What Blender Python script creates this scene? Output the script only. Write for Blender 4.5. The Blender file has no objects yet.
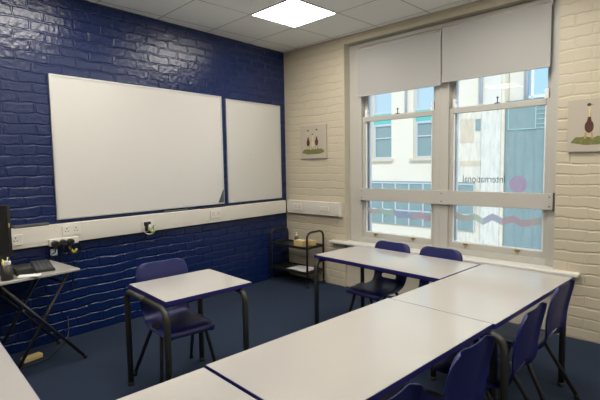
import bpy, bmesh, math, random
from mathutils import Vector, Matrix
from math import sin, cos, pi, radians
random.seed(7)
S = bpy.context.scene
C = S.collection

# ---------------------------------------------------------------- camera
F, YAW, PITCH, ROLL = 442.7, 0.71245, -0.07929, -0.016785
CAM = Vector((3.98997, -4.34184, 1.46626))
cyw, syw, cp, sp = cos(YAW), sin(YAW), cos(PITCH), sin(PITCH)
d = Vector((-syw*cp, cyw*cp, sp)); r = Vector((cyw, syw, 0)); u = r.cross(d)
r2 = r*cos(ROLL) + u*sin(ROLL); u2 = -r*sin(ROLL) + u*cos(ROLL)
cam = bpy.data.cameras.new('camera'); camo = bpy.data.objects.new('camera', cam); C.objects.link(camo)
M = Matrix((r2, u2, -d)).transposed().to_4x4(); M.translation = CAM
camo.matrix_world = M
cam.sensor_width = 36; cam.lens = F*36/600; cam.clip_start = 0.02; cam.clip_end = 200
S.camera = camo

# ---------------------------------------------------------------- light and exposure
S.view_settings.view_transform = 'Standard'
S.view_settings.look = 'None'
S.view_settings.exposure = 0.0
S.view_settings.gamma = 1
S.view_settings.use_curve_mapping = False
LAMP_W = 22.5            # strength of the ceiling panels
world = bpy.data.worlds.new('sky'); S.world = world; world.use_nodes = True
wn = world.node_tree.nodes; wl = world.node_tree.links
bg = wn['Background']; bg.inputs['Strength'].default_value = 1.7
tc = wn.new('ShaderNodeTexCoord'); sx = wn.new('ShaderNodeSeparateXYZ'); rp = wn.new('ShaderNodeValToRGB')
wl.new(tc.outputs['Generated'], sx.inputs[0]); wl.new(sx.outputs['Z'], rp.inputs[0]); wl.new(rp.outputs[0], bg.inputs[0])
rp.color_ramp.elements[0].position = 0.0; rp.color_ramp.elements[0].color = (.62, .72, .80, 1)
rp.color_ramp.elements[1].position = 0.6; rp.color_ramp.elements[1].color = (.34, .56, .86, 1)
sun = bpy.data.lights.new('sun', 'SUN'); sun.energy = 2.7; sun.angle = radians(3); sun.color = (1, .95, .86)
suno = bpy.data.objects.new('sun', sun); C.objects.link(suno); suno.rotation_euler = (radians(48), 0, radians(28))

# ---------------------------------------------------------------- materials
def nodes(m): return m.node_tree.nodes, m.node_tree.links
def mat(name, col, rough=.5, metal=0, spec=.5, noise=0, nscale=20, bump=0, bscale=80, coat=0):
    m = bpy.data.materials.new(name); m.use_nodes = True
    n, l = nodes(m); b = n['Principled BSDF']
    b.inputs['Roughness'].default_value = rough; b.inputs['Metallic'].default_value = metal
    b.inputs['Specular IOR Level'].default_value = spec; b.inputs['Coat Weight'].default_value = coat
    t = n.new('ShaderNodeTexCoord')
    nz = n.new('ShaderNodeTexNoise'); nz.inputs['Scale'].default_value = nscale; nz.inputs['Detail'].default_value = 4
    l.new(t.outputs['Object'], nz.inputs['Vector'])
    mx = n.new('ShaderNodeMix'); mx.data_type = 'RGBA'
    mx.inputs[6].default_value = tuple(c*(1-noise) for c in col)+(1,); mx.inputs[7].default_value = tuple(min(1, c*(1+noise)) for c in col)+(1,)
    l.new(nz.outputs['Fac'], mx.inputs[0]); l.new(mx.outputs[2], b.inputs['Base Color'])
    if bump:
        n2 = n.new('ShaderNodeTexNoise'); n2.inputs['Scale'].default_value = bscale; n2.inputs['Detail'].default_value = 3
        l.new(t.outputs['Object'], n2.inputs['Vector'])
        bp = n.new('ShaderNodeBump'); bp.inputs['Strength'].default_value = bump; bp.inputs['Distance'].default_value = .003
        l.new(n2.outputs['Fac'], bp.inputs['Height']); l.new(bp.outputs[0], b.inputs['Normal'])
    return m
def emis(name, col, s):
    m = bpy.data.materials.new(name); m.use_nodes = True; n, l = nodes(m)
    b = n['Principled BSDF']; b.inputs['Base Color'].default_value = (*col, 1); b.inputs['Emission Color'].default_value = (*col, 1)
    b.inputs['Emission Strength'].default_value = s
    return m
def brick_paint(name, col, axis, rough, bstr, bdist, lump, spec=.5, vary=.05, row=.09, wid=.245):
    """painted brickwork: one coat of paint, the relief of the courses under it"""
    m = bpy.data.materials.new(name); m.use_nodes = True; n, l = nodes(m); b = n['Principled BSDF']
    b.inputs['Roughness'].default_value = rough; b.inputs['Specular IOR Level'].default_value = spec
    t = n.new('ShaderNodeTexCoord'); s = n.new('ShaderNodeSeparateXYZ'); c = n.new('ShaderNodeCombineXYZ')
    l.new(t.outputs['Object'], s.inputs[0]); l.new(s.outputs[axis], c.inputs[0]); l.new(s.outputs['Z'], c.inputs[1])
    wob = n.new('ShaderNodeTexNoise'); wob.inputs['Scale'].default_value = 7; wob.inputs['Detail'].default_value = 3
    l.new(c.outputs[0], wob.inputs['Vector'])
    sc = n.new('ShaderNodeVectorMath'); sc.operation = 'SCALE'; sc.inputs['Scale'].default_value = .05
    sb = n.new('ShaderNodeVectorMath'); sb.operation = 'SUBTRACT'; sb.inputs[1].default_value = (.5, .5, .5)
    l.new(wob.outputs['Color'], sb.inputs[0]); l.new(sb.outputs[0], sc.inputs[0])
    ad = n.new('ShaderNodeVectorMath'); ad.operation = 'ADD'; l.new(c.outputs[0], ad.inputs[0]); l.new(sc.outputs[0], ad.inputs[1])
    br = n.new('ShaderNodeTexBrick'); br.inputs['Scale'].default_value = 1
    br.inputs['Brick Width'].default_value = wid; br.inputs['Row Height'].default_value = row
    br.inputs['Mortar Size'].default_value = .011; br.inputs['Mortar Smooth'].default_value = .7
    br.inputs['Color1'].default_value = (.35, .35, .35, 1); br.inputs['Color2'].default_value = (.75, .75, .75, 1); br.inputs['Mortar'].default_value = (0, 0, 0, 1)
    l.new(ad.outputs[0], br.inputs['Vector'])
    inv = n.new('ShaderNodeMath'); inv.operation = 'SUBTRACT'; inv.inputs[0].default_value = 1; l.new(br.outputs['Fac'], inv.inputs[1])
    nz = n.new('ShaderNodeTexNoise'); nz.inputs['Scale'].default_value = 28; nz.inputs['Detail'].default_value = 5; l.new(t.outputs['Object'], nz.inputs['Vector'])
    nz2 = n.new('ShaderNodeTexNoise'); nz2.inputs['Scale'].default_value = 3.0; nz2.inputs['Detail'].default_value = 2; l.new(t.outputs['Object'], nz2.inputs['Vector'])
    pr = n.new('ShaderNodeMath'); pr.operation = 'MULTIPLY'; l.new(nz2.outputs['Fac'], pr.inputs[0]); pr.inputs[1].default_value = 1.3
    mm = n.new('ShaderNodeMath'); mm.operation = 'MULTIPLY'; l.new(inv.outputs[0], mm.inputs[0]); l.new(pr.outputs[0], mm.inputs[1])
    bc = n.new('ShaderNodeMath'); bc.operation = 'MULTIPLY_ADD'; l.new(br.outputs['Color'], bc.inputs[0]); bc.inputs[1].default_value = .35; l.new(mm.outputs[0], bc.inputs[2])
    ma = n.new('ShaderNodeMath'); ma.operation = 'MULTIPLY_ADD'; l.new(nz.outputs['Fac'], ma.inputs[0]); ma.inputs[1].default_value = lump; l.new(bc.outputs[0], ma.inputs[2])
    bp = n.new('ShaderNodeBump'); bp.inputs['Strength'].default_value = bstr; bp.inputs['Distance'].default_value = bdist
    l.new(ma.outputs[0], bp.inputs['Height']); l.new(bp.outputs[0], b.inputs['Normal'])
    mx = n.new('ShaderNodeMix'); mx.data_type = 'RGBA'
    mx.inputs[6].default_value = tuple(x*(1-vary) for x in col)+(1,); mx.inputs[7].default_value = tuple(x*(1+vary) for x in col)+(1,)
    l.new(nz2.outputs['Fac'], mx.inputs[0]); l.new(mx.outputs[2], b.inputs['Base Color'])
    return m
def ceiling_mat():
    m = bpy.data.materials.new('ceiling_tiles'); m.use_nodes = True; n, l = nodes(m); b = n['Principled BSDF']
    b.inputs['Roughness'].default_value = .9
    t = n.new('ShaderNodeTexCoord')
    mp = n.new('ShaderNodeMapping'); mp.vector_type = 'TEXTURE'
    mp.inputs['Rotation'].default_value = (0, 0, GANG)
    g = Vector((cos(GANG)*GA + sin(GANG)*GB, sin(GANG)*GA - cos(GANG)*GB, 0))
    mp.inputs['Location'].default_value = g
    l.new(t.outputs['Object'], mp.inputs[0])
    br = n.new('ShaderNodeTexBrick'); br.offset = 0; br.squash = 1; br.inputs['Scale'].default_value = 1
    br.inputs['Brick Width'].default_value = .6; br.inputs['Row Height'].default_value = .6
    br.inputs['Mortar Size'].default_value = .0062; br.inputs['Mortar Smooth'].default_value = .25
    br.inputs['Color1'].default_value = (.93, .94, .92, 1); br.inputs['Color2'].default_value = (.95, .96, .94, 1); br.inputs['Mortar'].default_value = (.45, .44, .41, 1)
    l.new(mp.outputs[0], br.inputs['Vector']); l.new(br.outputs['Color'], b.inputs['Base Color'])
    nz = n.new('ShaderNodeTexNoise'); nz.inputs['Scale'].default_value = 140; l.new(t.outputs['Object'], nz.inputs['Vector'])
    inv = n.new('ShaderNodeMath'); inv.operation = 'MULTIPLY_ADD'; inv.inputs[1].default_value = -1; l.new(br.outputs['Fac'], inv.inputs[0]); l.new(nz.outputs['Fac'], inv.inputs[2])
    bp = n.new('ShaderNodeBump'); bp.inputs['Strength'].default_value = .25; bp.inputs['Distance'].default_value = .003
    l.new(inv.outputs[0], bp.inputs['Height']); l.new(bp.outputs[0], b.inputs['Normal'])
    return m
def glass_mat(name, tint=(1, 1, 1), refl=.08, haze=0, streak=False):
    m = bpy.data.materials.new(name); m.use_nodes = True; n, l = nodes(m); n.remove(n['Principled BSDF'])
    out = n['Material Output']
    tr = n.new('ShaderNodeBsdfTransparent'); tr.inputs[0].default_value = (*tint, 1)
    gl = n.new('ShaderNodeBsdfGlossy'); gl.inputs['Roughness'].default_value = .02
    df = n.new('ShaderNodeBsdfTranslucent'); df.inputs[0].default_value = (.84, .86, .80, 1)
    m1 = n.new('ShaderNodeMixShader'); m1.inputs[0].default_value = haze
    l.new(tr.outputs[0], m1.inputs[1]); l.new(df.outputs[0], m1.inputs[2])
    if streak:
        t = n.new('ShaderNodeTexCoord'); mp = n.new('ShaderNodeMapping'); mp.inputs['Scale'].default_value = (22, 1, 5)
        nz = n.new('ShaderNodeTexNoise'); nz.inputs['Scale'].default_value = 1.6; nz.inputs['Detail'].default_value = 5
        l.new(t.outputs['Object'], mp.inputs[0]); l.new(mp.outputs[0], nz.inputs['Vector'])
        mr = n.new('ShaderNodeMapRange'); mr.inputs[1].default_value = .42; mr.inputs[2].default_value = .68; mr.inputs[3].default_value = haze*.5; mr.inputs[4].default_value = haze*2.2
        l.new(nz.outputs['Fac'], mr.inputs[0]); l.new(mr.outputs[0], m1.inputs[0])
    lw = n.new('ShaderNodeFresnel'); lw.inputs[0].default_value = 1.22
    mx = n.new('ShaderNodeMixShader'); l.new(lw.outputs[0], mx.inputs[0]); l.new(m1.outputs[0], mx.inputs[1]); l.new(gl.outputs[0], mx.inputs[2])
    l.new(mx.outputs[0], out.inputs[0])
    return m
GANG, GA, GB, CH = -0.082559, 0.266728, 0.632051, 2.9229
WANG = -0.053332

BLUE = brick_paint('blue_gloss_brick_paint', (.0028, .0140, .078), 'Y', .21, .72, .010, .8, spec=.55, row=.083, wid=.23)
CREAM = brick_paint('cream_brick_paint', (.53, .47, .355), 'X', .50, .55, .008, .18, vary=.03)
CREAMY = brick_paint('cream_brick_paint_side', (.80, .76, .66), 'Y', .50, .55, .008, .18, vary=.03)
PLASTER = mat('cream_plaster', (.53, .485, .385), .6, noise=.03, nscale=6, bump=.2, bscale=30)
CEIL = ceiling_mat()
CARPET = mat('blue_carpet', (.023, .034, .060), .95, spec=.12, noise=.35, nscale=260, bump=.8, bscale=420)
FRAME = mat('window_paint', (.50, .48, .435), .38, noise=.02)
SILLP = mat('sill_daylit_paint', (.72, .70, .64), .3)  # paler than the frames: daylight on the sill put into the colour
WHITEDAYLIT = mat('white_daylit_bead', (.84, .86, .88), .35)  # white parts; on lining and beads the colour also carries daylight
GLASS = glass_mat('clear_glass', haze=.05)
GLASSD = glass_mat('streaked_glass', haze=.09, streak=True)
BRASS = mat('brass', (.42, .30, .10), .3, metal=.9)
IRON = mat('dark_iron', (.03, .03, .03), .4, metal=.3)
BLIND = mat('blind_fabric', (.40, .39, .375), .75, noise=.02, nscale=90, bump=.2, bscale=400)
ALU = mat('aluminium', (.62, .62, .60), .35, metal=.7)
BOARD = mat('whiteboard_enamel', (.61, .59, .56), .33, noise=.015, nscale=3)
BOARD2 = mat('whiteboard_enamel_grey', (.56, .55, .515), .30, noise=.015, nscale=3)
TRUNK = mat('cream_pvc', (.64, .605, .54), .42, noise=.02, nscale=4)
SOCK = mat('white_plastic', (.68, .65, .58), .35)
DARKP = mat('black_plastic', (.010, .010, .011), .38)
DARKS = mat('black_steel', (.016, .015, .014), .35, metal=.1)
GREYP = mat('grey_plastic', (.07, .075, .08), .45)
YEL = mat('yellow_plastic', (.70, .62, .08), .4)
GREENY = mat('lime_plastic', (.45, .62, .08), .4)
TOP = mat('laminate_top', (.415, .395, .37), .13, noise=.012, nscale=5, bump=.02, bscale=60, spec=.7)
EDGE = mat('blue_edge_band', (.022, .018, .13), .35)
LEGM = mat('charcoal_steel', (.040, .040, .034), .42, metal=.2)
CHAIR = mat('blue_polypropylene', (.0055, .0085, .092), .42, noise=.06, nscale=30, bump=.25, bscale=260)
CLEG = mat('chair_leg_steel', (.030, .030, .028), .38, metal=.3)
RUBBER = mat('rubber', (.012, .012, .012), .7)
WHITE = mat('paper_white', (.78, .78, .76), .6)
CARD = mat('cardboard', (.62, .46, .20), .7, noise=.1)
AMBER = mat('brown_bottle_liquid', (.10, .045, .018), .25)
CANVAS = mat('canvas', (.45, .40, .33), .8, noise=.04, nscale=12)
CANEDGE = mat('canvas_side', (.36, .32, .26), .8)
GRASS = mat('painted_grass', (.15, .16, .05), .8, noise=.6, nscale=40)
DUCKB = mat('painted_brown', (.075, .030, .018), .8, noise=.5, nscale=70)
DUCKC = mat('painted_cream', (.60, .50, .28), .8, noise=.1)
DUCKH = mat('painted_dark', (.05, .05, .035), .8)
DUCKO = mat('painted_tan', (.42, .25, .10), .8)
STONE = mat('pale_stone', (.76, .70, .56), .8, noise=.06, nscale=1.2)
STONE2 = mat('grey_stone', (.72, .69, .59), .8, noise=.05, nscale=1)
STONEB = mat('buff_stone', (.66, .55, .38), .8, noise=.08, nscale=3)
TEAL = mat('teal_panel', (.10, .50, .47), .4)
TEALD = mat('dark_teal_cladding', (.20, .29, .285), .4, noise=.2, nscale=2)
TEALG = mat('tinted_pane', (.19, .29, .29), .12, spec=.8)
PALEG = mat('pale_pane', (.42, .56, .62), .15, spec=.6)
SKYG = mat('sky_reflection_pane', (.36, .56, .70), .1, spec=.8)  # reflected sky painted in as the base colour of the panes
EXTF = mat('grey_window_frame', (.52, .55, .57), .5)

# ---------------------------------------------------------------- mesh helpers
def V(*a): return Vector(a)
def box(bm, x0, x1, y0, y1, z0, z1, M=None, mi=0, bev=0):
    t = bmesh.new()
    vs = [t.verts.new(p) for p in ((x0,y0,z0),(x1,y0,z0),(x1,y1,z0),(x0,y1,z0),(x0,y0,z1),(x1,y0,z1),(x1,y1,z1),(x0,y1,z1))]
    for f in ((3,2,1,0),(4,5,6,7),(0,1,5,4),(1,2,6,5),(2,3,7,6),(3,0,4,7)): t.faces.new([vs[i] for i in f])
    if bev: bmesh.ops.bevel(t, geom=list(t.edges), offset=bev, segments=2, affect='EDGES', profile=.5)
    merge(bm, t, M, mi)
def merge(bm, t, M=None, mi=0, smooth=False):
    mp = {}
    for v in t.verts: mp[v] = bm.verts.new(M @ v.co if M else v.co)
    for f in t.faces:
        try:
            g = bm.faces.new([mp[v] for v in f.verts]); g.material_index = mi; g.smooth = smooth
        except ValueError: pass
    t.free()
def tube(bm, pts, rad, seg=10, closed=False, mi=0, caps=True):
    pts = [Vector(p) for p in pts]; n = len(pts)
    rads = rad if isinstance(rad, (list, tuple)) else [rad]*n
    T = []
    for i in range(n):
        if closed: t = pts[(i+1) % n]-pts[i-1]
        else: t = pts[min(i+1, n-1)]-pts[max(i-1, 0)]
        T.append(t.normalized())
    ref = Vector((0, 0, 1)) if abs(T[0].z) < .9 else Vector((1, 0, 0))
    nv = T[0].cross(ref).normalized(); rings = []
    for i in range(n):
        nv = (nv - T[i]*nv.dot(T[i])).normalized(); bn = T[i].cross(nv)
        rings.append([bm.verts.new(pts[i] + (nv*cos(2*pi*k/seg)+bn*sin(2*pi*k/seg))*rads[i]) for k in range(seg)])
    for i in range(n if closed else n-1):
        a, b = rings[i], rings[(i+1) % n]
        for k in range(seg):
            f = bm.faces.new((a[k], a[(k+1) % seg], b[(k+1) % seg], b[k])); f.smooth = True; f.material_index = mi
    if caps and not closed:
        f = bm.faces.new(rings[0][::-1]); f.material_index = mi
        f = bm.faces.new(rings[-1]); f.material_index = mi
def bend(pts, rad, n=6):
    """round the inner corners of a polyline"""
    pts = [Vector(p) for p in pts]; out = [pts[0]]
    for i in range(1, len(pts)-1):
        a, b, c = pts[i-1], pts[i], pts[i+1]
        da, dc = (a-b).normalized(), (c-b).normalized()
        k = min(rad, (a-b).length*.49, (c-b).length*.49)
        p0, p1 = b+da*k, b+dc*k
        for j in range(n+1):
            t = j/n; out.append(p0*(1-t)**2 + b*2*t*(1-t) + p1*t*t)
    out.append(pts[-1]); return out
def lathe(bm, prof, cx=0, cy=0, seg=20, mi=0):
    rings = [[bm.verts.new((cx+rr*cos(2*pi*k/seg), cy+rr*sin(2*pi*k/seg), z)) for k in range(seg)] for rr, z in prof]
    for a, b in zip(rings, rings[1:]):
        for k in range(seg):
            f = bm.faces.new((a[k], a[(k+1) % seg], b[(k+1) % seg], b[k])); f.smooth = True; f.material_index = mi
    f = bm.faces.new(rings[0][::-1]); f.material_index = mi
    f = bm.faces.new(rings[-1]); f.material_index = mi
def prism(bm, poly, y0, y1, mi=0, M=None):
    """polygon in x,z pushed through y"""
    t = bmesh.new()
    a = [t.verts.new((x, y0, z)) for x, z in poly]; b = [t.verts.new((x, y1, z)) for x, z in poly]
    n = len(poly); t.faces.new(a); t.faces.new(b[::-1])
    for i in range(n): t.faces.new((a[i], b[i], b[(i+1) % n], a[(i+1) % n]))
    bmesh.ops.recalc_face_normals(t, faces=list(t.faces))
    merge(bm, t, M, mi)
def obj(name, bm, mats, parent=None, loc=None, rz=None):
    me = bpy.data.meshes.new(name); bm.normal_update(); bm.to_mesh(me); bm.free()
    for m in (mats if isinstance(mats, (list, tuple)) else [mats]): me.materials.append(m)
    o = bpy.data.objects.new(name, me); C.objects.link(o)
    if parent: o.parent = parent
    if loc is not None: o.location = loc
    if rz is not None: o.rotation_euler = (0, 0, rz)
    return o
def B(): return bmesh.new()
def boxo(name, dims, m, parent=None, bev=0, loc=None, rz=None):
    bm = B(); box(bm, *dims, bev=bev); return obj(name, bm, m, parent, loc, rz)
def tag(o, label, cat, group=None):
    o['label'] = label; o['category'] = cat
    if group: o['group'] = group
    return o
def struct(o): o['kind'] = 'structure'; return o
def thing(name, label, cat, loc=(0,0,0), rz=0, group=None):
    o = bpy.data.objects.new(name, None); C.objects.link(o); o.location = loc; o.rotation_euler = (0, 0, rz); o.empty_display_size = .1
    return tag(o, label, cat, group)
def dup(root, loc, rz, label=None):
    q = root.copy(); C.objects.link(q); q.location = loc; q.rotation_euler = (0, 0, rz)
    if label: q['label'] = label
    for ch in list(root.children):
        c = ch.copy(); C.objects.link(c); c.parent = q
        for g in ch.children:
            e = g.copy(); C.objects.link(e); e.parent = c
    return q
def WL(x, y, z=0):     # window-wall frame (x along the wall, y into the wall) to the room
    return Vector((x*cos(WANG)-y*sin(WANG), x*sin(WANG)+y*cos(WANG), z))

# ---------------------------------------------------------------- room shell
XR, YF = 5.9, -6.6
struct(boxo('floor', (-.3, XR+.2, YF-.2, .35, -.1, 0), CARPET))
bm = B(); box(bm, -.3, XR+.2, YF-.2, .35, CH, CH+.1); struct(obj('ceiling', bm, CEIL))
struct(boxo('wall_left', (-.25, 0, YF-.2, .3, 0, CH), BLUE))
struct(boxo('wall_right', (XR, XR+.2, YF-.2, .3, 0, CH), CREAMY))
struct(boxo('wall_front', (0, XR, YF-.2, YF, 0, CH), CREAM))
OX0, OX1, OZ0, OZ1 = .985, 3.205, .55, 2.842     # window opening
bm = B()
box(bm, -.05, OX0, 0, .34, 0, CH); box(bm, OX1, 6.05, 0, .34, 0, CH)
box(bm, OX0, OX1, 0, .34, OZ1, CH)
struct(obj('wall_back', bm, CREAM, rz=WANG))
struct(boxo('wall_under_window', (OX0, OX1, .035, .34, 0, OZ0-.03), PLASTER, rz=WANG))
# smooth painted reveals lining the opening
bm = B(); box(bm, OX0, OX0+.006, .002, .10, OZ0, OZ1); box(bm, OX1-.006, OX1, .002, .10, OZ0, OZ1); box(bm, OX0+.006, OX1-.006, .002, .10, OZ1-.006, OZ1)
struct(obj('trim_1', bm, PLASTER, rz=WANG))
# window board
bm = B(); box(bm, .80, 3.40, -.085, .10,   .525, .553, bev=.006); struct(obj('trim_2', bm, SILLP, rz=WANG))

# ---------------------------------------------------------------- windows
FY = .10
def window(name, x0, x1, gx0, gx1, dirty):
    """one sliding sash window; gx0..gx1 is the glazed width"""
    w = bpy.data.objects.new(name, None); C.objects.link(w); struct(w); w.rotation_euler = (0, 0, WANG)
    bm = B(); z0, z1 = .555, 2.83; s = .038
    box(bm, x0, gx0-s, FY, FY+.12, z0, z1, bev=.003); box(bm, gx1+s, x1, FY, FY+.12, z0, z1, bev=.003)
    box(bm, gx0-s, gx1+s, FY, FY+.12, z1-.07, z1); box(bm, gx0-s, gx1+s, FY-.004, FY+.12, z0, z0+.055, bev=.003)
    for a, b_ in ((gx0-s, gx0-.012), (gx1+.012, gx1+s)): box(bm, a, b_, FY+.118, FY+.145, z0, z1)
    obj('window_frame', bm, FRAME, w)
    bm = B(); box(bm, gx0-.012, gx0+.002, FY+.112, FY+.145, z0, z1); box(bm, gx1-.002, gx1+.012, FY+.112, FY+.145, z0, z1)
    obj('outer_lining', bm, WHITEDAYLIT, w)  # outer frame in a whiter colour that stands for daylight on it
    ML, MH = 1.945, 2.0     # meeting rail
    bm = B(); y = FY+.022
    box(bm, gx0-s, gx0, y, y+.04, .61, MH, bev=.003); box(bm, gx1, gx1+s, y, y+.04, .61, MH, bev=.003)
    box(bm, gx0, gx1, y, y+.04, .61, .668, bev=.003); box(bm, gx0, gx1, y, y+.04, ML, MH, bev=.003)
    lo = obj('lower_sash', bm, FRAME, w)
    bm = B()
    for a, b_ in ((gx0, gx0+.011), (gx1-.011, gx1)): box(bm, a, b_, y+.010, y+.024, .668, ML)
    box(bm, gx0+.011, gx1-.011, y+.010, y+.024, .668, .678)
    obj('glazing_bead', bm, WHITEDAYLIT, lo)  # white edge: daylight on the reveal painted as a pale bead
    boxo('pane', (gx0+.002, gx1-.002, y+.025, y+.029, .67, ML), dirty, lo)
    bm = B(); y2 = y+.046
    box(bm, gx0-s, gx0+.006, y2, y2+.04, MH-.05, 2.76, bev=.003); box(bm, gx1-.006, gx1+s, y2, y2+.04, MH-.05, 2.76, bev=.003)
    box(bm, gx0, gx1, y2, y2+.04, 2.70, 2.76); box(bm, gx0, gx1, y2, y2+.04, MH-.05, MH-.008)
    up = obj('upper_sash', bm, FRAME, w)
    boxo('pane', (gx0, gx1, y2+.018, y2+.022, MH-.02, 2.71), GLASS, up)
    for sx in (gx0+.004, gx1-.004):   # sash horn: the little white scroll
        bm = B(); q = 1 if sx < (gx0+gx1)/2 else -1
        prism(bm, [(sx-.016*q, MH+.09), (sx+.012*q, MH+.085), (sx+.018*q, MH+.06), (sx+.008*q, MH+.045), (sx+.02*q, MH+.02), (sx+.014*q, MH+.002), (sx-.016*q, MH+.002)], y+.012, y+.042)
        obj('sash_horn', bm, WHITEDAYLIT, up)
    cx = (gx0+gx1)/2
    bm = B(); box(bm, cx-.022, cx+.022, y+.006, y+.030, MH, MH+.008); tube(bm, [(cx, y+.02, MH+.008), (cx, y+.02, MH+.05)], .0045, 8); lathe(bm, [(.001, MH+.045), (.010, MH+.052), (.010, MH+.060), (.001, MH+.066)], cx, y+.02, 10)
    obj('sash_catch', bm, IRON, lo)
    for q in (.17, .75):
        lx = gx0+(gx1-gx0)*q; bm = B()
        box(bm, lx-.022, lx+.022, y-.005, y, .645, .662); tube(bm, bend([(lx-.02, y-.004, .652), (lx-.014, y-.024, .648), (lx+.014, y-.024, .648), (lx+.02, y-.004, .652)], .01, 3), .0045, 6)
        tube(bm, [(lx, y-.004, .655), (lx+.004, y-.018, .632)], .006, 6)
        obj('sash_lift', bm, BRASS, lo)
    return w, lo, up, y
w1, lo1, up1, SY = window('window_1', OX0+.006, 2.125, 1.197, 2.026, GLASS)
w2, lo2, up2, SY = window('window_2', 2.125, OX1-.006, 2.252, 3.082, GLASSD)

def zigzag(parent, xs, zs, cols):
    bm = B(); h = .033; y = SY+.021
    for i in range(len(xs)-1):
        x0, x1, z0, z1 = xs[i], xs[i+1], zs[i], zs[i+1]
        prism(bm, [(x0, z0-h), (x1, z1-h), (x1, z1+h), (x0, z0+h)], y, y+.0015, mi=cols[i])
    obj('zigzag_film', bm, ZM, parent)
def film(name, tint, body, k):
    m = bpy.data.materials.new(name); m.use_nodes = True; n, l = nodes(m)
    a = n.new('ShaderNodeBsdfTransparent'); a.inputs[0].default_value = (*tint, 1)
    t = n.new('ShaderNodeBsdfTranslucent'); t.inputs[0].default_value = (*body, 1)
    x = n.new('ShaderNodeMixShader'); x.inputs[0].default_value = k
    l.new(a.outputs[0], x.inputs[1]); l.new(t.outputs[0], x.inputs[2]); l.new(x.outputs[0], n['Material Output'].inputs[0])
    return m
ZM = [film('film_pink', (1, .86, .86), (.90, .66, .66), .42), film('film_peach', (1, .92, .86), (.90, .76, .66), .42), film('film_green', (.92, .96, .88), (.80, .84, .72), .42), film('film_mauve', (.90, .87, .93), (.70, .66, .74), .42), film('film_tan', (.96, .92, .86), (.84, .78, .68), .42)]
zigzag(lo1, [1.20, 1.31, 1.385, 1.47, 1.56, 1.63, 1.72, 1.80, 1.89, 1.97, 2.014], [.94, .905, .945, .89, .93, .885, .91, .88, .915, .875, .90], [1, 4, 2, 2, 3, 3, 3, 0, 0, 0])
zigzag(lo2, [2.26, 2.375, 2.47, 2.55, 2.64, 2.73, 2.83, 2.90, 2.98, 3.062], [.945, .905, .935, .892, .945, .905, .938, .90, .915, .938], [1, 4, 2, 3, 3, 0, 0, 0, 1])
# lettering on the outside of the right-hand pane, so it reads backwards from the room
cu = bpy.data.curves.new('t', 'FONT'); cu.body = 'International'; cu.size = .082; cu.extrude = .0006
to = bpy.data.objects.new('t', cu); C.objects.link(to); bpy.context.view_layer.update()
me = bpy.data.meshes.new_from_object(to.evaluated_get(bpy.context.evaluated_depsgraph_get())); bpy.data.objects.remove(to)
xs = [v.co.x for v in me.vertices]; wtx = max(xs)-min(xs); X0 = 2.345; k_ = .40/wtx
for v in me.vertices: v.co = Vector((X0 + (max(xs)-v.co.x)*k_, SY+.031+v.co.z, 1.268 + v.co.y*1.25))
me.materials.append(film('grey_vinyl', (.55, .58, .58), (.30, .34, .34), .5))
lt = bpy.data.objects.new('vinyl_lettering', me); C.objects.link(lt); lt.parent = lo2
lt['label'] = 'grey vinyl lettering reading International, seen reversed'
bm = B(); t = bmesh.new(); bmesh.ops.create_circle(t, cap_ends=True, segments=32, radius=.078); merge(bm, t, Matrix.Translation((2.86, SY+.0315, 1.255)) @ Matrix.Rotation(pi/2, 4, 'X'))
fm = film('round_pink_film', (.95, .72, .80), (.80, .45, .55), .5)
obj('round_sticker', bm, fm, lo2)

# white rail screwed across both windows
rail = thing('window_safety_rail', 'long white painted board screwed across both windows at mid height', 'rail', WL(2.16, FY-.022, 1.115), WANG)
boxo('board', (-1.005, 1.005, -.011, .011, -.07, .07), FRAME, rail, bev=.003)
for sx in (-.98, .0, .98):
    for sz in (-.04, .04):
        bm = B(); tube(bm, [(sx, -.0112, sz), (sx, -.014, sz)], .006, 8); obj('screw', bm, IRON, rail)
boxo('end_bracket', (1.005, 1.018, -.008, .0215, -.078, .078), GREYP, rail)
boxo('end_bracket', (-1.018, -1.005, -.008, .0215, -.078, .03), FRAME, rail)

# roller blinds
def blind(x0, x1, ztop, zbot, label, yy):
    b = thing('roller_blind', label, 'blind', WL((x0+x1)/2, yy, 0), WANG, 'roller blinds at the window'); h = (x1-x0)/2
    boxo('fabric', (-h, h, -.002, .002, zbot+.012, ztop), BLIND, b)
    bm = B(); tube(bm, [(-h, .018, ztop), (h, .018, ztop)], .020, 14); obj('roller', bm, FRAME, b)
    boxo('bottom_bar', (-h, h, -.006, .006, zbot, zbot+.016), BLIND, b, bev=.003)
    for s in (-1, 1): boxo('bracket', (s*h-.004*(s<0)-.0, s*h+.004*(s>0), -.006, .036, ztop-.028, ztop+.028), ALU, b)
    return b
blind(1.155, 2.155, 2.735, 2.222, 'grey roller blind over the left window, half rolled down', .045)
blind(2.168, 3.125, 2.765, 2.243, 'grey roller blind over the right window, nearer the right-hand picture', .045)
bm = B(); box(bm, 1.14, 3.14, .078, .098, 2.785, 2.80, bev=.002); struct(obj('trim_3', bm, FRAME, rz=WANG))

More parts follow.
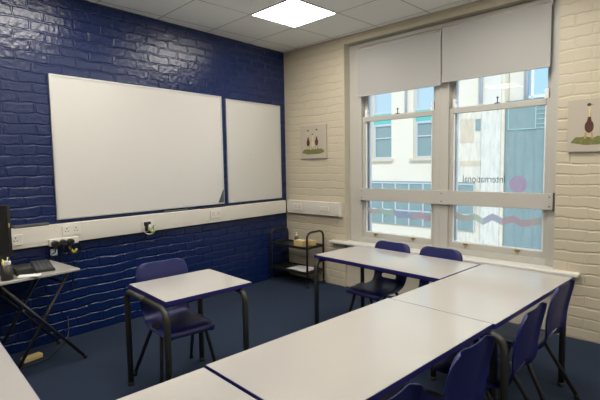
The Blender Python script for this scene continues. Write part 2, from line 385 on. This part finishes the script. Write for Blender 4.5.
# ---------------------------------------------------------------- ceiling panels
def panel(i, j, label):
    gx, gy = GA+.6*i, -(GB+.6*j)
    p = V(cos(GANG)*gx-sin(GANG)*gy, sin(GANG)*gx+cos(GANG)*gy, CH)
    L = thing('ceiling_light', label, 'ceiling light', p, GANG, 'square ceiling light panels')
    bm = B(); e = .297
    for a in ((-e, e, -e, -e+.012), (-e, e, e-.012, e), (-e, -e+.012, -e+.012, e-.012), (e-.012, e, -e+.012, e-.012)): box(bm, *a, -.006, 0)
    obj('frame', bm, FRAMEW, L)
    boxo('diffuser', (-e+.012, e-.012, -e+.012, e-.012, -.004, 0), LIGHT, L)
FRAMEW = mat('white_metal', (.8, .8, .78), .4)
LIGHT = emis('lit_diffuser', (1, .955, .87), LAMP_W)
for i, j in ((1.5, .5), (1.5, 3.5), (1.5, 6.5), (4.5, .5), (4.5, 3.5), (4.5, 6.5), (7.5, .5), (7.5, 3.5)):
    panel(i, j, 'square white lit panel in the tiled ceiling near the window corner' if (i, j) == (1.5, .5) else 'square lit ceiling panel, %s, row %s' % ({.5: 'nearest the window', 3.5: 'second from the window', 6.5: 'third from the window'}[j], {1.5: 'by the blue wall', 4.5: 'over mid room', 7.5: 'farthest from the blue wall'}[i]))

# ---------------------------------------------------------------- whiteboards
def whiteboard(y0, y1, z0, z1, m, label):
    b = thing('whiteboard', label, 'whiteboard', (0, (y0+y1)/2, z0), 0); h = (y1-y0)/2; H = z1-z0; t = .016
    boxo('writing_surface', (.004, .017, -h+t, h-t, t, H-t), m, b)
    bm = B()
    for a in ((-h, h, 0, t), (-h, h, H-t, H), (-h, -h+t, t, H-t), (h-t, h, t, H-t)): box(bm, .002, .022, a[0], a[1], a[2], a[3], bev=.002)
    obj('frame', bm, ALU, b); return b
wb = whiteboard(-2.876, -1.072, 1.038, 2.25, BOARD, 'large wide whiteboard on the blue brick wall, left one of the two')
whiteboard(-1.012, -.108, 1.038, 2.232, BOARD2, 'smaller upright whiteboard on the blue wall beside the room corner')
bm = B(); t = bmesh.new(); vs = [t.verts.new(p) for p in ((0, 0, 0), (0, .07, 0), (0, .07, .14), (.012, .07, .14), (.012, 0, 0), (.012, .07, 0))]
for f in ((0, 1, 2), (4, 3, 5), (0, 4, 5, 1), (1, 5, 3, 2), (2, 3, 4, 0)): t.faces.new([vs[i] for i in f])
merge(bm, t); tag(obj('corner_pen_pocket', bm, GREYP, loc=(.0225, -1.16, 1.058)), 'small grey triangular pocket at the lower right corner of the large whiteboard', 'pocket')

# ---------------------------------------------------------------- trunking
tr = thing('cable_trunking', 'long cream plastic cable trunking along the blue brick wall', 'cable trunking', (0, -3.0, .84))
boxo('channel', (.001, .055, -3.0, 2.93, 0, .165), TRUNK, tr, bev=.006)
boxo('cover_strip', (.055, .058, -3.0, 2.925, .030, .135), TRUNK, tr)
for yy in (-.95, -.1, .45, 1.25, 2.1): boxo('joint', (.054, .0585, yy-.002, yy+.002, .004, .161), SOCK, tr)
t2 = thing('cable_trunking', 'short cream trunking with end cap under the small ducks picture', 'cable trunking', WL(.50, 0, .845), WANG)
boxo('channel', (-.43, .435, -.055, -.001, 0, .165), TRUNK, t2, bev=.006)
boxo('cover_strip', (-.43, .43, -.058, -.055, .030, .135), TRUNK, t2)
boxo('end_cap', (.435, .45, -.058, -.001, -.003, .168), SOCK, t2, bev=.003)

def socket(loc, rz, w, h, label, n=2, dark=False, name='wall_socket'):
    s = thing(name, label, 'socket', loc, rz)
    boxo('faceplate', (.0, .010, -w/2, w/2, -h/2, h/2), SOCK, s, bev=.003)
    for k in range(n):
        o = (k-(n-1)/2)*w/max(n, 1)
        for dy, dz, a, b_ in ((0, .018, .0035, .006), (-.011, -.006, .0045, .003), (.011, -.006, .0045, .003)):
            boxo('pin_slot', (.0102, .0112, o+dy-a, o+dy+a, dz-b_, dz+b_), DARKP, s)
        boxo('switch', (.010, .013, o-.007, o+.007, .028, .036) if h > .07 else (.010, .013, o+.018, o+.026, .012, .02), WHITE, s)
    return s
socket((.0585, -2.785, .945), 0, .15, .085, 'white double socket on the trunking above the row of black plugs')
socket((.0585, -3.205, .915), 0, .10, .085, 'cream socket on the trunking just right of the monitor', 1)
socket((.0585, -1.24, .935), 0, .15, .085, 'cream double socket on the trunking below the large whiteboard', 2)
socket(WL(.27, -.0585, .93), WANG-pi/2, .14, .08, 'cream socket on the short trunking beneath the small ducks picture', 2)
socket(WL(.72, -.0585, .93), WANG-pi/2, .14, .05, 'small cream outlet near the end of the short trunking', 0, name='wall_outlet')
# multi-way extension strip with three black plugs
ex = thing('extension_strip', 'white multi-way extension strip hung on the trunking with black plugs', 'extension strip', (.0585, -2.865, .86))
boxo('strip_body', (.0, .035, -.105, .125, -.028, .028), SOCK, ex, bev=.005)
for k, yy in enumerate((-.075, -.012, .048)):
    pl = thing('plug', ('round black plug at the left end of the white strip', 'middle black plug on the white strip', 'black plug on the right of the white strip')[k], 'plug', (.094, -2.865+yy, .855))
    t = B(); lathe(t, [(.020, 0), (.027, .012), (.027, .040), (.018, .052)], 0, 0, 14)
    for v in t.verts: v.co = Vector((v.co.z, v.co.x, v.co.y))
    obj('plug_body', t, DARKP, pl)
    bm = B(); tube(bm, bend([(.03, 0, -.02), (.03, .0, -.07), (-.06, .01*(k-1), -.10), (-.066, .02, -.28)], .04), .0045, 7); obj('cable', bm, DARKP, pl)
bm = B(); box(bm, -.02, .02, -.022, .022, -.026, .026, bev=.006); tag(obj('plug_adaptor', bm, mat('pale_blue_plastic', (.50, .56, .60), .4), loc=(.055, -2.93, .775)), 'small pale adaptor hanging below the left end of the white strip', 'adaptor')
bm = B(); tube(bm, bend([(.03, -2.80, .80), (.05, -2.78, .765), (.03, -2.76, .74), (.05, -2.745, .775)], .02), .010, 8); tag(obj('cable_tie', bm, YEL), 'bright yellow tag on the cables under the extension strip', 'tag')
bm = B(); tube(bm, bend([(.02, -2.70, .825), (.03, -2.69, .77), (.012, -2.71, .70), (.012, -2.75, .60), (.012, -2.80, .40)], .05), .004, 6); tag(obj('cable', bm, DARKP), 'thin black cable dropping down the blue wall from the strip', 'cable')
# connector plate with bunch of leads
cb = thing('connector_plate', 'connector plate with a looped bunch of black white and lime leads', 'connector plate', (.0585, -2.07, .90))
boxo('faceplate', (0, .008, -.06, .06, -.055, .05), SOCK, cb, bev=.002)
bm = B(); box(bm, .008, .035, -.045, .018, .000, .040, bev=.005); box(bm, .008, .03, -.04, -.012, -.05, .0, bev=.004); obj('black_connector', bm, DARKP, cb)
bm = B(); box(bm, .008, .045, -.012, .012, -.018, .014, bev=.005); obj('white_connector', bm, WHITE, cb)
bm = B(); tube(bm, [(.035, .062*cos(a)+.0, .052*sin(a)-.028) for a in [i*pi/12 for i in range(10, 27)]], .005, 7); obj('white_lead', bm, SOCK, cb)
bm = B(); tube(bm, bend([(.012, -.02, -.03), (.045, .01, -.066), (.045, .045, -.052), (.02, .04, -.01), (.03, .065, .0)], .03), .005, 7); obj('black_lead', bm, DARKP, cb)
bm = B(); box(bm, .038, .055, .008, .040, -.060, -.030, M=Matrix.Rotation(0, 4, 'X'), bev=.004); obj('lime_connector', bm, GREENY, cb)
# things lying on the trunking
tag(boxo('pen_tray', (-.022, .022, -.16, .16, 0, .012), DARKP, bev=.003, loc=(.031, -1.25, 1.0055)), 'black pen tray on the trunking below the right corner of the large whiteboard', 'tray')
bm = B(); tube(bm, [(0, -.16, .009), (0, .12, .009)], .009, 8); tag(obj('marker_pen', bm, GREYP, loc=(.03, -1.70, 1.0055)), 'long thin grey pointer lying on the trunking under the large whiteboard', 'pointer')
bm = B(); box(bm, -.024, .026, -.13, .13, 0, .022, bev=.006); tag(obj('board_eraser', bm, GREYP, loc=(.031, -3.08, 1.0055)), 'flat dark grey case lying on the trunking between monitor and whiteboard', 'case')

# ---------------------------------------------------------------- pictures of ducks
def duck(bm, cx, z0, s, flip=1, y=0, body=1, head_only=False):
    def E(x, z, rx, rz, mi, tilt=0, n=18, dy=0):
        prism(bm, [(cx+flip*(x*s+rx*s*cos(a)*cos(tilt)-rz*s*sin(a)*sin(tilt)), z0+z*s+rx*s*cos(a)*sin(tilt)+rz*s*sin(a)*cos(tilt)) for a in [2*pi*i/n for i in range(n)]], y-.0006-dy, y, mi)
    P = lambda pts, mi, dy=0: prism(bm, [(cx+flip*x*s, z0+z*s) for x, z in pts], y-.0006-dy, y, mi)
    if not head_only:
        E(0, .34, .115, .18, body, 0, dy=.0004)
        P([(-.07, .44), (.07, .44), (.035, .62), (.012, .88), (-.035, .88), (-.035, .62)], body if body == 1 else 2, .0008)
        P([(-.10, .18), (-.05, .16), (-.075, .0), (-.13, -.02), (-.12, .02)], 4); P([(.05, .16), (.09, .18), (.10, .02), (.14, -.01), (.06, -.01)], 4)
    P([(-.03, .62), (.022, .62), (.02, .95), (-.035, .95)], 2, .0010)
    E(-.012, .97, .055, .045, 3, 0, dy=.0014)
    P([(.03, .985), (.13, .955), (.03, .945)], 4, .0014)
def picture(loc, rz, w, h, label, ducks):
    p = thing('canvas_picture', label, 'picture', loc, rz)
    boxo('canvas', (-w/2, w/2, -.022, 0, 0, h), [CANVAS], p, bev=.002)
    bm = B(); rnd = random.Random(3)
    pts = [(-w*.44, h*.17)]
    for i in range(15): pts.append((-w*.44+w*.88*(i+.5)/15, h*(.26+.035*rnd.random()-(.05 if i in (0, 14) else 0))))
    pts += [(w*.44, h*.18), (w*.25, h*.13), (-w*.2, h*.12)]
    prism(bm, pts, -.0226, -.022, 0)
    for (x, z, s, fl, body) in ducks: duck(bm, x, z, s, fl, -.0226, body)
    obj('painting', bm, [GRASS, DUCKB, DUCKC, DUCKH, DUCKO], p)
    boxo('lower_edge', (-w/2+.002, w/2-.002, -.0215, -.001, -.004, .0), CANEDGE, p)
picture(WL(.515, -.003, 1.545), WANG, .42, .405, 'small canvas of two ducks on grass beside the room corner', [(-.08, .11, .24, 1, 1), (.06, .115, .24, -1, 1), (-.005, .11, .19, 1, 2)])
picture(WL(3.49, -.003, 1.535), WANG, .42, .41, 'canvas of ducks on grass right of the window, cut by the photo edge', [(-.06, .10, .27, 1, 1), (.045, .10, .26, -1, 2), (.14, .10, .25, -1, 1)])

# ---------------------------------------------------------------- tables
TZ = .697
def table_frame(t, x0, x1, y0, y1, H, axis, R_=.019, inset=.035, proud=.012, inset2=None):
    """end frames of bent tube; axis 'y' = frames span y at both x ends"""
    zt = H-.026-R_
    for s in (0, 1):
        for e in (0, 1):
            if axis == 'y':
                X = (x0+inset, x1-inset)[s]; Ya = (y0-proud, y1+proud)[e]; ym = (y0+y1)/2
                pts = [(X, Ya, .012), (X, Ya, zt), (X, ym, zt)]
            else:
                Yc = (y0+(inset if inset2 is None else inset2), y1-inset)[s]; Xa = (x0-proud, x1+proud)[e]; xm = (x0+x1)/2
                pts = [(Xa, Yc, .012), (Xa, Yc, zt), (xm, Yc, zt)]
            bm = B(); tube(bm, bend(pts, .075, 8), R_, 14); lg = obj('leg', bm, LEGM, t)
            bm = B(); lathe(bm, [(R_+.001, 0), (R_+.002, .004), (R_+.002, .026)], pts[0][0], pts[0][1], 14); obj('foot_cap', bm, RUBBER, lg)
    bm = B()
    if axis == 'y':
        for yy in (y0+.10, y1-.10): box(bm, x0+.045, x1-.045, yy-.012, yy+.012, zt-.012, zt+.016)
    else:
        for xx in (x0+.10, x1-.10): box(bm, xx-.012, xx+.012, y0+.045, y1-.045, zt-.012, zt+.016)
    obj('under_rail', bm, LEGM, t)
def table(loc, rz, x0, x1, y0, y1, axis, label, name='classroom_table', group='classroom tables', H=TZ, inset=.035, proud=.012, inset2=None, edge=.0022):
    t = thing(name, label, 'table', loc, rz, group)
    e = edge
    bm = B(); box(bm, x0+e, x1-e, y0+e, y1-e, H-.018, H); obj('tabletop', bm, TOP, t)
    bm = B(); z0, z1 = H-.025, H-.0012
    for a in ((x0, x1, y0, y0+e), (x0, x1, y1-e, y1), (x0, x0+e, y0+e, y1-e), (x1-e, x1, y0+e, y1-e)): box(bm, *a, z0, z1)
    box(bm, x0+e, x1-e, y0+e, y1-e, H-.025, H-.018)
    obj('edge_band', bm, EDGE, t)
    table_frame(t, x0, x1, y0, y1, H, axis, inset=inset, proud=proud, inset2=inset2)
    return t
TA = -.104035; TX, TY = 3.4725, -1.003
def TL(x, y): return V(TX + x*cos(TA)-y*sin(TA), TY + x*sin(TA)+y*cos(TA), 0)
table(TL(0, 0), TA, -.6, 0, -1.2, -.002, 'x', 'long cream-topped table running out from the right end of the window sill', inset=.13, proud=-.015, inset2=.022)
table(TL(-.012, 0), TA, -.6, 0, -2.403, -1.2012, 'x', 'long cream-topped table in the middle of the near row', inset=.022, proud=.066, inset2=.0)
table(TL(0, 0), TA, -.6, 0, -3.62, -2.417, 'x', 'cream-topped table end in the bottom foreground, past the wide blue gap', inset=.13, proud=-.01)
AA = -.108604
table(V(1.6276, -1.4355, 0), AA, 0, 1.182, 0, .595, 'y', 'cream-topped table parallel to the window with two chairs behind it', edge=.007)
q = TL(-.6, -2.93); table(V(q.x-.012, q.y, 0), TA, -1.2, 0, -.6, -.0, 'y', 'table corner just showing at the bottom left edge of the photo')
desk = table(V(1.2424, -2.9094, 0), -.1236, 0, .545, 0, .607, 'x', 'small single cream-topped desk standing alone before the blue wall', name='single_desk', group=None, inset=.075, proud=.022, inset2=-.008)

# ---------------------------------------------------------------- chairs
def chair_shell():
    prof = [(.225, .372), (.222, .392), (.205, .410), (.16, .418), (.09, .415), (.02, .410), (-.05, .408), (-.11, .412), (-.150, .424), (-.176, .448), (-.188, .478), (-.194, .510), (-.198, .545), (-.204, .59), (-.213, .64), (-.224, .69), (-.233, .725), (-.239, .750), (-.243, .762)]
    hw =   [.170, .182, .190, .196, .198, .196, .192, .188, .184, .184, .188, .194, .200, .206, .210, .208, .200, .180, .140]
    n = 14; bm = B(); g = []
    N = len(prof)
    for i, ((x, z), w) in enumerate(zip(prof, hw)):
        w *= .97 if i < 7 else .93
        j0 = max(i-1, 0); j1 = min(i+1, N-1)
        tx, tz = prof[j1][0]-prof[j0][0], prof[j1][1]-prof[j0][1]; L = math.hypot(tx, tz); nx, nz = tz/L, -tx/L   # toward the sitter
        back = min(1, max(0, (i-8)/4))
        row = []
        for k in range(n+1):
            s = -1+2*k/n; a = abs(s)
            curl = (a**2.4)*(.022*back) - (a**6)*.030*(1-back) - (1-a*a)*.010*(1-back) 
            if i > 8: edge = (a**8)*-.032*back       # the rim rolls backwards
            else: edge = 0
            c = curl+edge
            row.append(bm.verts.new((x+nx*(-c if False else c), s*w, z+nz*c*(1 if back else -1) if back else z+c)))
        g.append(row)
    for i in range(N-1):
        for k in range(n):
            if i == 9 and 4 <= k <= n-5: continue      # hand-hold slot
            f = bm.faces.new((g[i][k], g[i+1][k], g[i+1][k+1], g[i][k+1])); f.smooth = True
    bmesh.ops.recalc_face_normals(bm, faces=list(bm.faces))
    return bm
def make_chair(label):
    t = thing('school_chair', label, 'chair', (0, 0, 0), 0, 'blue plastic school chairs')
    sh = obj('seat_shell', chair_shell(), CHAIR, t)
    m = sh.modifiers.new('thick', 'SOLIDIFY'); m.thickness = .006; m.offset = 0
    m = sh.modifiers.new('sub', 'SUBSURF'); m.levels = 1; m.render_levels = 2
    for s in (-1, 1):
        y0, y1 = s*.150, s*.215
        top = .382
        bm = B(); tube(bm, bend([(.03, y0, top), (-.065, y0, top), (-.27, y1, .012)], .045, 6), .0125, 10); lg = obj('leg', bm, CLEG, t)
        bm = B(); tube(bm, [(-.272, y1+.0015*s, .0), (-.262, y1-.004*s, .03)], .0150, 10); obj('foot_cap', bm, RUBBER, lg)
        bm = B(); tube(bm, bend([(.03, y0, top), (.085, y0, top), (.185, s*.205, .012)], .045, 6), .0125, 10); lg = obj('leg', bm, CLEG, t)
        bm = B(); tube(bm, [(.1875, s*.206, .0), (.180, s*.203, .03)], .0150, 10); obj('foot_cap', bm, RUBBER, lg)
    bm = B()
    for xx in (-.03, .075): tube(bm, [(xx, -.150, top), (xx, .150, top)], .010, 8)
    obj('cross_rail', bm, CLEG, t)
    for s in (-1, 1): boxo('seat_mount', (-.02, .065, s*.150-.022, s*.150+.022, .390, .404), DARKP, t)
    return t
c0 = make_chair('blue school chair tucked behind the small single desk by the blue wall')
def back_at(x, y, rz):    # floor origin for a chair whose back top stands over (x, y)
    return V(x+.235*cos(rz), y+.235*sin(rz), 0)
c0.location = back_at(1.18, -2.62, -.17); c0.rotation_euler = (0, 0, -.17)
ra = pi/2+AA
dup(c0, back_at(2.04, -.83, -pi/2-.10), -pi/2-.10, 'blue school chair behind the window table, the left of the two by the window')
dup(c0, back_at(2.50, -.85, -pi/2-.07), -pi/2-.07, 'blue school chair behind the window table, the right one near the table junction')
for (x, y, a, lab) in ((3.50, -1.47, pi-.10, 'blue school chair nearest the right brick wall, tucked under the long row'),
                       (3.475, -2.04, pi-.06, 'blue school chair second from the brick wall on the near side of the long row'),
                       (3.40, -2.64, pi-.10, 'blue school chair third from the brick wall, in the right foreground'),
                       (3.345, -3.20, pi-.10, 'blue school chair at the bottom edge, only its curved top showing')):
    dup(c0, back_at(x, y, a), a, lab)
c0.scale = (1, 1, 1.045)

# ---------------------------------------------------------------- folding laptop table
ft = thing('folding_table', 'narrow cream folding table with crossed black legs at the left edge', 'table', (.045, -3.0, 0), .035)
FH = .715
boxo('tabletop', (0, .525, -1.15, .045, FH-.018, FH), TOP, ft, bev=.003)
bm = B(); box(bm, .05, .47, -1.05, -.05, FH-.03, FH-.0185); obj('under_frame', bm, DARKS, ft)
for xx in (.03, .495):
    s = 0 if xx > .2 else 0
    for (ya, yb) in ((.06, -.475), (-.43, -.02)):
        dx = .0 if ya > 0 else (-.025 if xx > .2 else .025)
        bm = B(); tube(bm, [(xx+dx, ya, .012), (xx+dx, yb, FH-.022)], .0115, 10); lg = obj('leg', bm, DARKS, ft)
        bm = B(); tube(bm, [(xx+dx, ya, 0), (xx+dx, ya, .03)], .0145, 10); obj('foot_cap', bm, RUBBER, lg)
for (yy, zz, a, b_) in ((-.425, .626, .03, .495), (-.062, .62, .055, .47)):
    bm = B(); tube(bm, [(a, yy, zz), (b_, yy, zz)], .008, 8); obj('cross_bar', bm, DARKS, ft)

mo = thing('computer_monitor', 'black monitor on a stand at the left edge of the photo, seen from the side', 'monitor', (.30, -3.365, FH), radians(-50))
boxo('screen_housing', (-.018, .018, -.26, .07, .13, .50), DARKP, mo, bev=.005)
boxo('screen', (.018, .0195, -.25, .06, .145, .485), mat('dark_screen', (.01, .012, .015), .15), mo)
boxo('stand_neck', (-.04, -.018, -.03, .03, .012, .30), DARKP, mo, bev=.004)
boxo('stand_base', (-.09, .06, -.06, .07, 0, .014), DARKP, mo, bev=.004)
boxo('sticker', (-.0, .010, .070, .0708, .34, .37), YEL, mo)
tag(boxo('docking_station', (-.11, .11, -.055, .055, 0, .045), DARKP, bev=.005, loc=(.362, -3.262, FH), rz=-.12), 'squat black box on the folding table between monitor and keyboard', 'box')
kb = thing('keyboard', 'black keyboard lying near the right end of the folding table', 'keyboard', (.29, -3.105, FH), radians(-13))
boxo('keyboard_body', (-.20, .20, -.065, .065, 0, .018), DARKP, kb, bev=.004)
bm = B()
for i in range(4):
    for j in range(13): box(bm, -.19+.0293*j, -.19+.0293*j+.024, -.055+.028*i, -.055+.028*i+.023, .018, .022)
obj('keys', bm, GREYP, kb)
bm = B(); box(bm, -.07, .07, -.035, .035, 0, .012, bev=.005); tag(obj('notepad', bm, WHITE, loc=(.545, -3.275, FH), rz=radians(60)), 'small white folded papers in front of the black box on the folding table', 'papers')
bm = B(); pc = thing('pen_pot', 'dark mesh pot of pens on the folding table beside the monitor', 'pen pot', (.515, -3.40, FH))
lathe(bm, [(.036, 0), (.038, .004), (.038, .10), (.034, .10), (.034, .006)], 0, 0, 18); obj('pot', bm, mat('dark_mesh', (.035, .03, .027), .45, metal=.4), pc)
for k, (px, py, m, L) in enumerate(((-.012, .010, WHITE, .15), (.012, .006, DARKP, .15), (.0, -.014, YEL, .145), (-.018, -.008, SOCK, .13), (.018, -.010, BLIND, .135))):
    bm = B(); tube(bm, [(px*.6, py*.6, .008), (px*1.5, py*1.5, L)], .0045, 7); tag(obj('pen', bm, m, loc=(.515, -3.40, FH)), ('white pen standing in the dark mesh pot', 'black pen standing in the dark mesh pot', 'yellow pen standing in the dark mesh pot', 'cream pen standing in the dark mesh pot', 'grey pen standing in the dark mesh pot')[k], 'pen', 'pens in the mesh pot')
bm = B(); box(bm, -.028, .028, -.012, .012, 0, .03, bev=.006); tag(obj('eraser_block', bm, WHITE, loc=(.515, -3.40, FH+.101), rz=.6), 'white eraser block balanced on the pen pot', 'eraser')
# cables on the floor under it
bm = B(); box(bm, -.03, .03, -.07, .07, 0, .035, bev=.006); tag(obj('extension_strip', bm, CARD, loc=(.24, -3.20, 0), rz=.15), 'small yellowish block on the carpet under the folding table', 'extension strip')
bm = B(); tube(bm, bend([(.30, -3.45, .006), (.36, -3.30, .006), (.33, -3.10, .006), (.18, -2.98, .006), (.08, -2.86, .03), (.02, -2.84, .20)], .08), .005, 7)
tag(obj('cable', bm, DARKP), 'black cable looping over the carpet under the folding table', 'cable')

# ---------------------------------------------------------------- trolley in the corner
tl = thing('serving_trolley', 'black tubular two-shelf trolley standing in the room corner', 'trolley', (.075, -.38, 0), -.03)
TW, TD, THt = .605, .30, .665
for xx in (0, TW):
    bm = B(); tube(bm, bend([(xx, 0, .06), (xx, 0, THt), (xx, TD, THt), (xx, TD, .06)], 0.085, 8), .0130, 12); fr = obj('end_frame', bm, DARKS, tl)
    for yy in (0, TD):
        cs = B(); lathe(cs, [(.006, .045), (.006, .07)], xx, yy, 8); tube(cs, [(xx, yy-.008, .023), (xx, yy+.008, .023)], .023, 14); obj('castor', cs, RUBBER, tl)
for zz in (.175, .475):
    bm = B(); box(bm, .0, TW, .0, TD, zz-.006, zz)
    for a in ((0, TW, -.003, .003), (0, TW, TD-.003, TD+.003), (-.003, .003, 0, TD), (TW-.003, TW+.003, 0, TD)): box(bm, *a, zz-.012, zz+.018)
    obj('shelf', bm, DARKS, tl)
def tp(x, y, z): 
    a = -.03; return V(.075+x*cos(a)-y*sin(a), -.38+x*sin(a)+y*cos(a), z)
bt = thing('spray_bottle', 'small brown bottle with a white cap on the trolley top', 'bottle', tp(.30, .15, .4755), 0)
bm = B(); lathe(bm, [(.026, 0), (.028, .006), (.028, .085), (.020, .10), (.012, .108)], 0, 0, 16); obj('bottle_body', bm, AMBER, bt)
bm = B(); lathe(bm, [(.013, .1085), (.013, .125), (.006, .128), (.006, .145), (.012, .147), (.010, .155)], 0, 0, 12); obj('cap', bm, WHITE, bt)
tb = thing('tissue_box', 'yellowish cardboard box with open slot on the trolley top', 'box', tp(.40, .12, .4755), 0.0)
bm = B(); box(bm, -.075, .075, -.05, .05, 0, .07, bev=.003); obj('carton', bm, CARD, tb)
bm = B(); box(bm, -.05, .05, -.02, .02, .0702, .0725); obj('opening', bm, WHITE, tb)
bm = B(); box(bm, -.05, .05, -.03, .03, 0, .06, bev=.003); tag(obj('carton', bm, CARD, loc=tp(.47, .24, .4755), rz=-.03), 'smaller card box behind the yellowish box on the trolley top', 'box')
for k in range(3):
    tag(boxo('paper_stack', (-.15+.01*k, .15, -.10, .10, 0, .008), WHITE, loc=tp(.37+.02*k, .135, .1755+.0085*k), rz=.1*k-.08), ('bottom sheaf of white paper on the lower trolley shelf', 'middle sheaf of white paper on the lower trolley shelf', 'topmost sheaf of white paper on the lower trolley shelf')[k], 'paper', 'papers on the trolley shelf')

# ---------------------------------------------------------------- outside, across the street
def ext(name, dims, m, parent, bev=0): return boxo(name, dims, m, parent, bev)
sb = thing('stone_building', 'pale stone office building across the street, seen through both windows', 'building', WL(0, 9, 0), WANG)
WX = [(-9.0, -8.2), (-6.9, -6.1), (-4.86, -4.04), (-3.22, -2.3), (-1.38, -1.14)]
ZW = [(1.62, 2.82), (3.18, 5.2)]
bm = B(); xs_ = [-12.0]+[v for w in WX[:4] for v in w]+[-.35]
for i in range(0, len(xs_), 2): box(bm, xs_[i], xs_[i+1], 0, .5, -3.5, 7.5)
for (a, b_) in WX[:4]:
    box(bm, a, b_, .0, .5, .86, 1.62); box(bm, a, b_, 0, .5, 5.2, 7.5); box(bm, a, b_, .0, .5, -3.5, -.6)
obj('stone_wall', bm, STONE, sb)
for (a, b_) in WX[:4]:
    ext('window_sill', (a-.08, b_+.08, -.10, .05, 1.54, 1.62), STONEB, sb)
    ext('spandrel_panel', (a, b_,   .16, .3, 2.82, 3.18), TEAL, sb)
    for (z0, z1), gm in zip(ZW, (TEALG, PALEG)):
        bm = B(); m_ = (a+b_)/2
        for q in ((a, a+.07, z0, z1), (b_-.07, b_, z0, z1), (a+.07, b_-.07, z1-.07, z1), (a+.07, b_-.07, z0, z0+.07), (a+.07, b_-.07, (z0*.4+z1*.6)-.02, (z0*.4+z1*.6)+.02)): box(bm, q[0], q[1], .16, .24, q[2], q[3])
        wf = obj('window', bm, EXTF, sb); ext('pane', (a+.07, b_-.07, .20, .22, z0+.07, z1-.07), gm, wf)
for (a, b_) in ((-4.86, -2.3), (-1.72, -1.15)):
    bm = B(); box(bm, a, b_, -.06, .0, -.6, .86, bev=0)
    k = int((b_-a)/.45)
    sf = obj('shopfront', bm, TEALD, sb)
    bm = B()
    for i in range(k+1): box(bm, a+(b_-a)*i/max(k, 1)-.02, a+(b_-a)*i/max(k, 1)+.02, -.085, -.06, -.6, .8)
    for zz in (.8, .33, -.12): box(bm, a, b_, -.085, -.06, zz-.02, zz+.02)
    obj('glazing_bars', bm, EXTF, sf)
ext('buff_stone_blocks', (-1.62, -1.22, -.012, 0, 2.05, 2.75), STONEB, sb)
ext('buff_stone_blocks', (-1.62, -1.0, -.012, 0, 1.35, 1.5), STONEB, sb)
ext('small_window', (-1.16, -1.02, -.02, 0, 2.38, 2.72), TEALG, sb)
ext('grey_pilaster', (-.95, -.42, -.10, 0, -3.5, 7.5), STONE2, sb)
bm = B(); tube(bm, [(-.95, -.16, 3.15), (-.95, -.16, 7.4)], .05, 8); obj('downpipe', bm, EXTF, sb)
bm = B(); tube(bm, [(-3.45, -.06, 3.1), (-3.45, -.06, 7.4)], .045, 8); obj('downpipe', bm, EXTF, sb)
gb = thing('glass_building', 'dark teal glazed building beside the stone one, behind the right window', 'building', WL(0, 9, 0), WANG)
ext('dark_cladding', (-.33, 5.0, .05, 3.0, -3.5, 3.15), TEALD, gb)
ext('pale_tower', (-.33, .12, .3, 3.0, 3.15, 7.5), STONE2, gb)
ug = ext('upper_glazing', (.14, 5.0, .25, 3.0, 3.15, 7.5), SKYG, gb)
bm = B()
for xx in (.3, 1.25, 2.2, 3.2): box(bm, xx-.03, xx+.03, .20, .25, 3.15, 7.4)
for zz in (3.22, 4.25, 5.6): box(bm, .14, 4.9, .20, .25, zz-.035, zz+.035)
obj('glazing_bars', bm, WHITEDAYLIT, ug)
bm = B()
for xx in (.16,): tube(bm, [(xx, .2, 3.15), (xx, .2, 7.4)], .05, 8)
obj('downpipe', bm, EXTF, gb)
bm = B()
for zz in (2.35, 3.05): box(bm, -.25, 1.1, .02, .05, zz-.012, zz+.012)
for xx in (-.25, .45, .85): box(bm, xx-.012, xx+.012, .02, .05, 2.35, 3.05)
for k in range(5): box(bm, .45, .85, .02, .05, 2.45+.13*k, 2.47+.13*k)
obj('light_glazing_bars', bm, mat('pale_teal_bars', (.35, .52, .50), .5), gb)
bm = B()
for k in range(22): box(bm, -.3+.24*k, -.285+.24*k, .03, .05, -3.5, 2.3)
obj('cladding_joints', bm, mat('cladding_joint', (.22, .32, .35), .5), gb)
struct(boxo('street_ground', (-14, 8, .4, 30, -3.7, -3.5), mat('asphalt', (.45, .45, .43), .9, noise=.1), rz=WANG))
